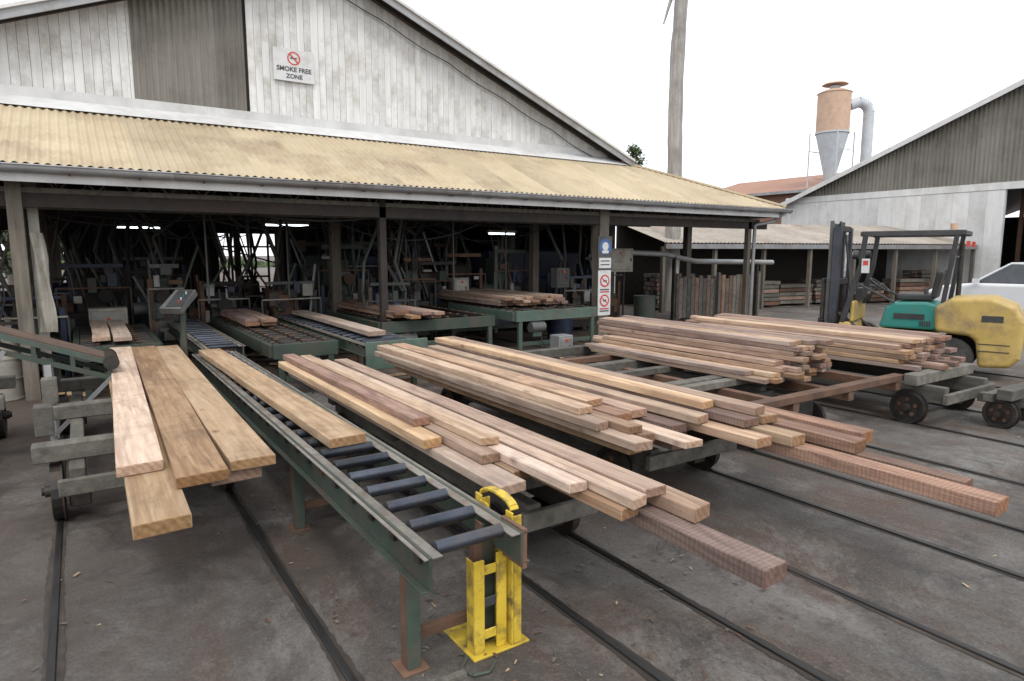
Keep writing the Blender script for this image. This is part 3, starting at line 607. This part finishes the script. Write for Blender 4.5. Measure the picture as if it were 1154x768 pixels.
a.cyl((-.3,0,2.05),(-.3,0,2.9),.18,'machine_grey'); a.box(1.1,1.5,-.9,-.8,.6,1.2,'cream_paint'); a.cyl((-2.3,-.5,.3),(-1.8,-.5,.3),.16,'blue_paint'); a.build('details',e,bevel=.01)
def cabinet(x,y,w,d,h,z=0,mat='cream_paint'):
    e=empty('electrical_cabinet',(x,y,z)); a=M(); a.box(-w/2,w/2,-d/2,d/2,0,h,mat); a.box(-w/2+.04,w/2-.04,-d/2-.02,-d/2,.06,h-.05,mat); a.box(w/2-.12,w/2-.09,-d/2-.045,-d/2-.02,h*.45,h*.58,'black_plastic'); a.cyl((0,-d/2-.02,h*.8),(0,-d/2-.035,h*.8),.03,'red_paint')
    if z>0:
        for sx in (-1,1): a.box(sx*w*.35-.02,sx*w*.35+.02,-.02,.02,-z,-.003,'dark_steel')
    a.build('body',e,bevel=.008)
cabinet(9.2,11.9,.35,.25,.45,1.2,'machine_grey'); cabinet(.4,14,.6,.4,1.0); cabinet(7.7,9.9,.34,.3,.42,0,'galvanised'); cabinet(11.6,12.7,.9,.4,.6,1.5,'cream_paint'); cabinet(7.6,13.8,.4,.3,.5,.9,'cream_paint'); cabinet(-1.9,13.4,.9,.5,1.3,0,'cream_paint')
def barrel(x,y,mat):
    e=empty('oil_drum',(x,y,0)); a=M(); a.cyl((0,0,.01),(0,0,.86),.28,mat,n=24)
    for z in (.02,.3,.58,.85): a.cyl((0,0,z-.012),(0,0,z+.012),.292,mat,n=24)
    a.build('drum',e)
barrel(8.9,11.5,'blue_paint'); barrel(-1.0,11.2,'cream_paint'); barrel(12.5,12.5,'green_paint')
e=empty('hanging_tarp',(-.40,11.05,0)); a=M(); pr=[]
for j in range(9):
    z=.9+j*.17
    for i in range(7): pr.append((i*.035*(1-.04*j)-.10+.015*math.sin(j*1.3+i),.05*math.sin(i*1.8+j*.5),z))
a.add(pr,[(j*7+i,j*7+i+1,(j+1)*7+i+1,(j+1)*7+i) for j in range(8) for i in range(6)],'cream_paint',(.9,.3),True); a.build('cloth',e)
a=M()
for i in range(700):
    x,y=U(-.8,9),U(1.0,9.5)
    if R()<.5: x,y=U(1.0,3.2),U(2,8)
    t=U(0,3.14);L=U(.005,.028);w=U(.003,.008);c,s_=math.cos(t),math.sin(t)
    z=.009+R()*.006
    a.add([(x+c*L+s_*w,y+s_*L-c*w,z),(x+c*L-s_*w,y+s_*L+c*w,z+.003),(x-c*L-s_*w,y-s_*L+c*w,z),(x-c*L+s_*w,y-s_*L-c*w,z+.002)],[(0,1,2,3)],random.choice(('sawdust','rust','old_timber','old_timber','rust')))
a.build('wood_chips')
a=M()
for i in range(70):
    x,y=U(-2.5,8),U(9.5,15); L=U(.2,.9); t=U(0,3.14); a.beam((x,y,.03),(x+math.cos(t)*L,y+math.sin(t)*L,.035),U(.03,.1),.03,random.choice((W,P,'old_timber','old_timber')))
a.build('timber_offcuts')
# ------------------------------------------------------------------ forklift
fk=empty('forklift',(12.0,5.35,0),math.atan2(.3,.954),1.1)
D=.26
def fb(a,name,bevel=0,seg=1,d=D):
    o=a.build(name,fk,bevel,seg); o.location=(0,d,0)
a=M()
a.prism([(-1.48,.34),(-1.36,.20),(-1.0,.18),(-.95,.56),(-.86,.62),(-.45,.66),(-.42,1.02),(-.62,1.16),(-1.1,1.18),(-1.38,1.06),(-1.50,.85)],-.54,.54,'forklift_yellow')
fb(a,'counterweight',.06,4)
a=M(); a.prism([(-.42,.30),(-.42,.64),(.35,.64),(.42,.42),(.62,.42),(.70,.72),(.86,.72),(.88,.30)],-.50,.50,'forklift_yellow')
a.box(-.52,-.40,.05,.6,.26,.32,'dark_steel'); a.box(-.44,.44,.66,.72,.72,1.05,'forklift_yellow'); fb(a,'chassis',.025,2)
a=M(); a.prism([(-.47,.67),(-.47,1.04),(-.30,1.08),(.12,1.06),(.22,.98),(.30,.67)],-.46,.46,'teal_paint'); fb(a,'engine_cover',.035,3)
a=M(); a.box(-.25,.25,-.35,.12,1.085,1.19,'black_plastic'); a.prism([(-.40,1.12),(-.32,1.12),(-.38,1.55),(-.47,1.53)],-.22,.22,'black_plastic'); fb(a,'seat',.03,2)
a=M(); a.cyl((0,.62,1.0),(0,.42,1.28),.025,'black_plastic')
N=18; c=Vector((0,.40,1.30)); ax=Vector((0,-.58,.81)); u=Vector((1,0,0)); v=ax.cross(u)
pts=[c+u*math.cos(2*math.pi*i/N)*.17+v*math.sin(2*math.pi*i/N)*.17 for i in range(N+1)]; a.tube(pts,.016,'black_plastic',n=6)
for i in (0,6,12): a.cyl(c,pts[i],.01,'black_plastic',n=6)
for x in (.2,.27,.34): a.cyl((x,.6,1.0),(x,.52,1.25),.01,'dark_steel',n=6); a.cyl((x,.52,1.25),(x,.515,1.28),.02,'black_plastic',n=8)
a.box(-.2,.2,.6,.7,1.052,1.25,'black_plastic')
fb(a,'steering')
a=M()
for x in (-.47,.47):
    a.beam((x,.82,.7),(x,.60,1.6),.05,.08,'black_plastic'); a.beam((x,.60,1.6),(x,.56,2.08),.05,.07,'black_plastic'); a.beam((x,-.52,1.08),(x,-.62,2.08),.05,.06,'black_plastic')
    a.beam((x,.62,2.1),(x,-.72,2.1),.05,.08,'black_plastic')
    a.beam((x,.66,1.35),(x,.1,1.06),.025,.03,'black_plastic')
for y in (.60,-.70): a.beam((-.5,y,2.1),(.5,y,2.1),.06,.06,'black_plastic')
for i in range(6): x=-.35+i*.14; a.beam((x,.58,2.115),(x,-.68,2.115),.02,.035,'black_plastic')
a.beam((-.47,-.6,1.75),(.47,-.6,1.75),.03,.03,'black_plastic')
a.cyl((.3,-.63,1.1),(.3,-.63,1.95),.035,'dark_steel'); a.cyl((-.2,-.55,2.14),(-.2,-.55,2.24),.05,'hazy_orange_paint')
fb(a,'overhead_guard',.006)
a=M()
for x in (-.36,.36):
    a.box(x-.05,x+.05,1.12,1.24,.12,2.22,'roller_steel'); a.box(x-.03 if x>0 else x-.02,x+.02 if x>0 else x+.03,1.245,1.30,.15,2.32,'machine_grey')
    a.cyl((x*.66,1.18,.2),(x*.66,1.18,1.4),.04,'dark_steel'); a.cyl((x*.66,1.18,1.4),(x*.66,1.18,2.2),.025,'chrome')
    a.cyl((x,1.1,.85),(x,.75,.55),.035,'dark_steel')
for z in (.3,1.3,2.15): a.box(-.31,.31,1.13,1.19,z,z+.09,'dark_steel')
a.box(-.34,.34,1.25,1.28,2.2,2.28,'roller_steel')
fb(a,'mast',.005,1,.06)
a=M()
for z in (.25,.62): a.box(-.5,.5,1.31,1.36,z,z+.11,'dark_steel')
for i in range(7): x=-.48+i*.16; a.box(x-.014,x+.014,1.32,1.35,.73,1.35,'dark_steel')
a.box(-.5,.5,1.32,1.35,1.352,1.40,'dark_steel')
for x in (-.27,.27): a.box(x-.06,x+.06,1.365,1.41,.12,.75,'dark_steel'); a.box(x-.06,x+.06,1.41,2.3,.12,.16,'dark_steel')
a.tube([(0,1.2,2.1),(.05,1.24,2.32),(.1,1.3,2.1),(.1,1.32,.8)],.02,'black_plastic'); a.tube([(-.1,1.12,2.1),(-.12,1.05,1.6),(-.1,.95,.7)],.018,'black_plastic')
fb(a,'carriage',.004,1,.06)
a=M()
def tyre(x,y,r,w,mt='forklift_yellow'):
    a.cyl((x-w/2,y,r),(x+w/2,y,r),r*.93,'rubber',n=28); a.cyl((x-w*.36,y,r),(x+w*.36,y,r),r,'rubber',n=28)
    sx=-1 if x<0 else 1
    a.cyl((x,y,r),(x+sx*(w/2+.008),y,r),r*.5,mt,n=20,tint=(0,0)); a.cyl((x,y,r),(x+sx*(w/2+.03),y,r),r*.2,'dark_steel',n=14)
    for i in range(6):
        t=i*math.pi/3; a.cyl((x,y+math.cos(t)*r*.37,r+math.sin(t)*r*.37),(x+sx*(w/2+.02),y+math.cos(t)*r*.37,r+math.sin(t)*r*.37),.016,'dark_steel',n=6)
for x in (-.48,.48): tyre(x,.70,.33,.2); tyre(x,-.66,.29,.17,'machine_grey')
fb(a,'wheels')
a=M()
for x in (-.44,.44):
    a.cyl((x,.64,1.78),(x,.72,1.78),.07,'black_plastic'); a.cyl((x,.72,1.78),(x,.725,1.78),.06,'chrome'); a.box(x-.05,x+.05,-.78,-.74,1.9,1.98,'red_paint')
a.box(-.475,-.465,-.3,.1,.82,.90,'black_plastic'); a.box(-.545,-.541,-1.25,-1.0,.84,.93,'black_plastic'); a.cyl((-.46,-.3,1.2),(-.46,-.3,1.28),.03,'black_plastic')
for z in (.42,.52): a.box(-.547,-.541,-1.35,-.98,z,z+.012,'black_plastic')
for i in range(5): a.box(-.475,-.462,-.38+i*.03,-.365+i*.03,.72,.80,'black_plastic')
a.box(-.52,-.505,.47,.58,1.50,1.72,'sign_white'); a.box(-.525,-.521,.49,.56,1.62,1.69,'red_paint')
fb(a,'fittings')
# ------------------------------------------------------------------ parked car
car=empty('parked_car',(22.6,7.3,0),0,1.04)
a=M()
side=[(2.25,.35),(2.35,.55),(2.3,.82),(1.9,.98),(1.1,1.08),(-1.9,1.10),(-2.25,1.0),(-2.3,.45),(-2.1,.32)]
a.prism(side,-.9,.9,'car_white'); a.build('body',car,bevel=.09,seg=4)
a=M()
vs=[(-.84,1.15,1.06),(.84,1.15,1.06),(.84,-1.95,1.08),(-.84,-1.95,1.08),(-.66,.35,1.60),(.66,.35,1.60),(.66,-1.5,1.60),(-.66,-1.5,1.60)]
a.add(vs,[(0,1,5,4),(1,2,6,5),(2,3,7,6),(3,0,4,7)],'dark_glass'); a.build('windows',car)
a=M(); a.box(-.67,.67,-1.52,.37,1.585,1.65,'car_white')
for x in (-1,1):
    a.beam((x*.84,1.15,1.07),(x*.665,.35,1.61),.06,.06,'car_white'); a.beam((x*.84,-1.95,1.08),(x*.665,-1.5,1.61),.12,.06,'car_white'); a.beam((x*.845,-.35,1.07),(x*.67,-.35,1.61),.06,.08,'car_white')
a.build('roof',car,bevel=.03,seg=3)
a=M()
for x in (-.82,.82):
    for y in (1.45,-1.4): 
        a.cyl((x-.11,y,.34),(x+.11,y,.34),.34,'rubber',n=28); s_=1 if x>0 else -1; a.cyl((x,y,.34),(x+s_*.115,y,.34),.22,'galvanised',n=20)
for x in (-.91,.91): a.box(x-.0,x+.01,-.3,-.1,.88,.91,'black_plastic'); a.box(x-.1 if x<0 else x,x if x<0 else x+.1,.95,1.1,1.08,1.2,'car_white')
a.box(-.75,-.45,2.24,2.34,.66,.78,'chrome'); a.box(.45,.75,2.24,2.34,.66,.78,'chrome'); a.box(-.4,.4,2.3,2.37,.5,.7,'black_plastic'); a.build('trim',car)
# ------------------------------------------------------------------ right warehouse
wh=empty('warehouse_building')
WX=30; PKY,PKZ=9.0,8.85
def wz(y): return PKZ-abs(y-PKY)*.40
a=M()
corrugate(a,-3,20.3,lambda y:(WX,y,4.68 if wz(y)>4.7 else wz(y)-.02),lambda y:(WX,y,wz(y)),(1,0,0),.16,.02,'grey_cladding')
a.build('gable_cladding',wh)
a=M(); a.box(WX-.02,WX+.1,10.87,20.3,0,4.4,'white_paint')
for y in [10.9+i*.6 for i in range(16)]: a.box(WX-.035,WX-.021,y,y+.594,0,4.38,'white_paint')
a.box(WX-.05,WX+.1,-3,20.3,4.405,4.68,'white_paint'); a.box(WX,WX+.1,-3,3,0,4.4,'white_paint'); a.build('walls',wh)
a=M()
for s_ in (1,-1):
    ye=PKY+s_*11.6
    a.add([(WX-.4,PKY,PKZ+.12),(WX-.4,ye,wz(ye)+.12),(WX+25,ye,wz(ye)+.12),(WX+25,PKY,PKZ+.12),(WX-.4,PKY,PKZ+.06),(WX-.4,ye,wz(ye)+.06),(WX+25,ye,wz(ye)+.06),(WX+25,PKY,PKZ+.06)],[(0,1,2,3),(4,7,6,5),(0,4,5,1),(1,5,6,2)],'galvanised')
    a.beam((WX-.42,PKY,PKZ),(WX-.42,ye,wz(ye)),.04,.2,'white_paint')
a.box(WX-.3,WX+6,PKY-.9,PKY+.9,PKZ+.2,PKZ+1.0,'grey_cladding'); a.box(WX-.6,WX+6,PKY-1.3,PKY+1.3,PKZ+1.0,PKZ+1.1,'galvanised'); a.build('roof',wh)
a=M(); a.box(WX+24,WX+24.1,-3,20,0,4.4,'roof_steel'); a.box(WX+.2,WX+24,20.1,20.2,0,4.4,'roof_steel')
for k in range(4):
    for j in range(6): a.box(WX+1.5,WX+5,8+k*.1,10.6,.3+j*.75,.3+j*.75+.35,'old_timber'); 
for y in (7.9,10.75): a.box(WX+1.4,WX+1.55,y,y+.12,0,4.5,'rust')
a.build('racks',wh)
lt=empty('lean_to_shed'); a=M()
A=Vector((16.2,15.3,0)); B=Vector((29.8,11.6,0)); dr=(B-A).normalized(); nr=Vector((-dr.y,dr.x,0)); L=(B-A).length
corrugate(a,0,L,lambda s:A+dr*s+Vector((0,0,2.32)),lambda s:A+dr*s+nr*3.6+Vector((0,0,3.15)),(0,-.2,1),.15,.018,'awning_roof'); a.build('roof',lt)
a=M(); a.beam(A+Vector((0,0,2.2)),B+Vector((0,0,2.2)),.04,.16,'galvanised')
for i in range(8):
    c=A+dr*(L*i/7)+nr*.15; a.box(c.x-.06,c.x+.06,c.y-.06,c.y+.06,0,2.2,'post_timber')
c0=A+nr*3.5; c1=B+nr*3.5; a.beam((c0.x,c0.y,1.5),(c1.x,c1.y,1.5),.08,3.0,'roof_steel')
a.build('frame',lt)
a=M()
for i in range(8):
    c=A+dr*(L*(i+.1)/8)+nr*U(.5,1.2)
    for j in range(random.choice((5,6,8,9))):
        for k in range(4):
            q=c+nr*.22*k+dr*U(-.06,.06); d2=q+dr*1.5; a.beam((q.x,q.y,.15+j*.15),(d2.x,d2.y,.15+j*.15),.2,.12,random.choice(('rust',RD,'old_timber','old_timber')))
a.build('timber_packs',lt)
e=empty('timber_bin'); a=M()
for i in range(22):
    x=14.2+i*.17; a.box(x,x+.15,13.0,13.05,.1,1.25+U(-.06,.08),random.choice(('old_timber',RD,'old_timber','rust')))
a.box(14.2,17.9,13.06,13.12,.3,.42,'rust'); a.box(14.2,17.9,13.06,13.12,.8,.9,'rust')
for x in (14.2,16,17.9): a.box(x-.05,x+.05,12.9,12.995,0,1.4,'old_timber')
a.build('slats',e)
a=M(); a.tube([(11.9,12.6,2.0),(13.2,12.5,1.95),(14.3,12.4,1.75),(17.5,12.2,1.7)],.07,'galvanised',n=12); a.box(13.5,13.56,12.4,12.5,0,1.9,'dark_steel'); a.box(16.8,16.86,12.2,12.3,0,1.7,'dark_steel'); a.build('extraction_pipe')
# ------------------------------------------------------------------ dead tree trunk
e=empty('dead_tree_trunk',(17.0,15.75,0)); a=M(); N=14; H=15; segs=34; vs=[]
for j in range(segs+1):
    t=j/segs; r=.27*(1-t)+.19*t+U(-.012,.012); cx=.05*math.sin(t*9); cy=.05*math.sin(t*6)
    for i in range(N):
        q=2*math.pi*i/N; rr=r*(1+.06*math.sin(3*q+j*.4)+U(-.03,.03)); vs.append((cx+math.cos(q)*rr,cy+math.sin(q)*rr,H*t))
a.add(vs,[(j*N+i,j*N+(i+1)%N,(j+1)*N+(i+1)%N,(j+1)*N+i) for j in range(segs) for i in range(N)],'bark',(.6,.5),True)
a.cyl((0,0,10.3),(-.26,.17,10.15),.06,'bark',r2=.05,n=8); a.cyl((-.26,.17,10.15),(-.44,.29,9.4),.06,'bark',r2=.03,n=8)
a.cyl((0,0,10.3),(.3,-.2,10.9),.08,'bark',r2=.04,n=8); a.build('trunk',e)
# ------------------------------------------------------------------ dust cyclone
cy=empty('dust_cyclone',(39.3,23.7,0)); a=M()
a.cyl((0,0,9.2),(0,0,11.6),.95,'hazy_orange_paint',n=32); a.cyl((0,0,11.6),(0,0,11.8),1.0,'hazy_orange_paint',r2=.6,n=32); a.cyl((0,0,11.8),(0,0,12.05),.3,'cyclone_metal',n=16); a.cyl((0,0,12.1),(0,0,12.2),.75,'hazy_orange_paint',r2=.6,n=24)
a.cyl((0,0,9.2),(0,0,9.3),.98,'cyclone_metal',n=32)
a.cyl((0,0,6.4),(0,0,9.18),.28,'cyclone_metal',r2=.93,n=32); a.cyl((0,0,5.4),(0,0,6.4),.28,'cyclone_metal',n=20)
a.build('cyclone_body',cy); a=M()
pts=[(.8,-.5,10.9),(1.3,-.8,11.1)]+[(1.3+.6*math.sin(t),-.8-.35*math.sin(t),10.5+.6*math.cos(t)) for t in [i*math.pi/16 for i in range(9)]]+[(1.9,-1.15,6.0)]
a.tube(pts,.32,'cyclone_metal',n=18); a.build('duct',cy); a=M()
for x in (-.9,.9):
    for y in (-.9,.9): a.beam((x,y,0),(x,y,9.3),.06,.06,'cyclone_metal')
for z in (6.6,8.2): 
    a.beam((-.9,-.9,z),(.9,-.9,z),.05,.05,'cyclone_metal'); a.beam((-.9,.9,z),(.9,.9,z),.05,.05,'cyclone_metal')
a.build('tower',cy)
rb=empty('rust_roofed_building'); a=M()
a.box(38.5,50,22.5,33,0,5.8,'hazy_brick_red'); a.add([(37.9,22,5.85),(37.9,34,5.85),(44,34,7.4),(44,22,7.4)],[(0,1,2,3)],'hazy_brick_red'); a.add([(50.6,22,5.85),(50.6,34,5.85),(44,34,7.4),(44,22,7.4)],[(0,1,2,3)],'hazy_brick_red'); a.add([(38.5,22.4,5.8),(50,22.4,5.8),(44,22.4,7.36)],[(0,1,2)],'hazy_brick_red'); a.box(37.85,37.9,22,34,5.7,5.88,'galvanised'); a.build('body',rb)
# ------------------------------------------------------------------ trees
def tree(name,x,y,h,cr,nleaf=2600):
    e=empty(name,(x,y,0)); a=M(); a.cyl((0,0,0),(0,0,h*.6),.28,'bark',r2=.14,n=10); cl=[]
    for i in range(11):
        q=U(0,6.28);hh=U(.4,.95)*h;rr=cr*U(.15,.8); p=(math.cos(q)*rr,math.sin(q)*rr,hh); a.cyl((0,0,h*U(.3,.58)),p,.08,'bark',r2=.02,n=6); cl.append((p,cr*U(.25,.5)))
    cl.append(((0,0,h*.93),cr*.35)); a.build('trunk',e); a=M()
    for i in range(nleaf):
        (c,r)=random.choice(cl); d=Vector((random.gauss(0,1),random.gauss(0,1),random.gauss(0,.8))).normalized()*r*(R()**.4); p=Vector(c)+d
        u=Vector((U(-1,1),U(-1,1),U(-1,1))).normalized(); v=u.orthogonal().normalized(); s_=U(.1,.22); a.add([p-u*s_,p+v*s_*.6,p+u*s_,p-v*s_*.6],[(0,1,2,3)],'leaves')
    a.build('foliage',e)
tree('gum_tree',43,45,12.1,1.7,1500); tree('gum_tree',-2.5,38,4.6,2.6); tree('gum_tree',-9,24,5,2.4)
a=M()
for i in range(3600):
    x=U(-60,70); y=95+U(-4,4); h=1.2+.8*math.sin(x*.23)+.5*math.sin(x*.71+1); z=U(0,1)**.7*max(h,.5)
    u=Vector((U(-1,1),U(-1,1),U(-1,1))).normalized(); v=u.orthogonal().normalized(); s_=U(.4,.8); p=Vector((x,y,z)); a.add([p-u*s_,p+v*s_*.6,p+u*s_,p-v*s_*.6],[(0,1,2,3)],'leaves')
a.build('tree_line')
# ------------------------------------------------------------------ light
w=bpy.data.worlds.new('World'); scene.world=w; w.use_nodes=True; n=w.node_tree.nodes; l=w.node_tree.links
bg=n['Background']; sk=n.new('ShaderNodeTexSky'); sk.sky_type='NISHITA'; sk.sun_disc=False
el,az=math.radians(55),math.radians(200)
sk.sun_elevation=el; sk.sun_rotation=az; sk.air_density=1.0; sk.dust_density=2; sk.ozone_density=1
hs=n.new('ShaderNodeHueSaturation'); hs.inputs['Saturation'].default_value=.2; hs.inputs['Value'].default_value=1.8
mx=n.new('ShaderNodeMixRGB'); mx.inputs[0].default_value=.8; mx.inputs[2].default_value=(11.4,11.6,12.0,1)
l.new(sk.outputs[0],hs.inputs['Color']); l.new(hs.outputs[0],mx.inputs[1]); l.new(mx.outputs[0],bg.inputs[0]); bg.inputs[1].default_value=.15
sd=bpy.data.lights.new('sun','SUN'); sd.energy=1.3; sd.angle=math.radians(12); sd.color=(1,.96,.9)
so=bpy.data.objects.new('sun',sd); scene.collection.objects.link(so)
d=Vector((math.sin(az)*math.cos(el),math.cos(az)*math.cos(el),math.sin(el))); so.rotation_euler=d.to_track_quat('Z','Y').to_euler()
scene.view_settings.view_transform='Standard'; scene.view_settings.look='None'; scene.view_settings.exposure=0
cam=bpy.data.cameras.new('camera'); cam.lens=22.93; cam.sensor_width=36; cam.clip_end=1500; cam.clip_start=.05
co=bpy.data.objects.new('camera',cam); scene.collection.objects.link(co); co.location=(0,0,2.0); co.rotation_euler=(math.radians(90-7.7),0,math.radians(-33.5)); scene.camera=co
print('DONE')
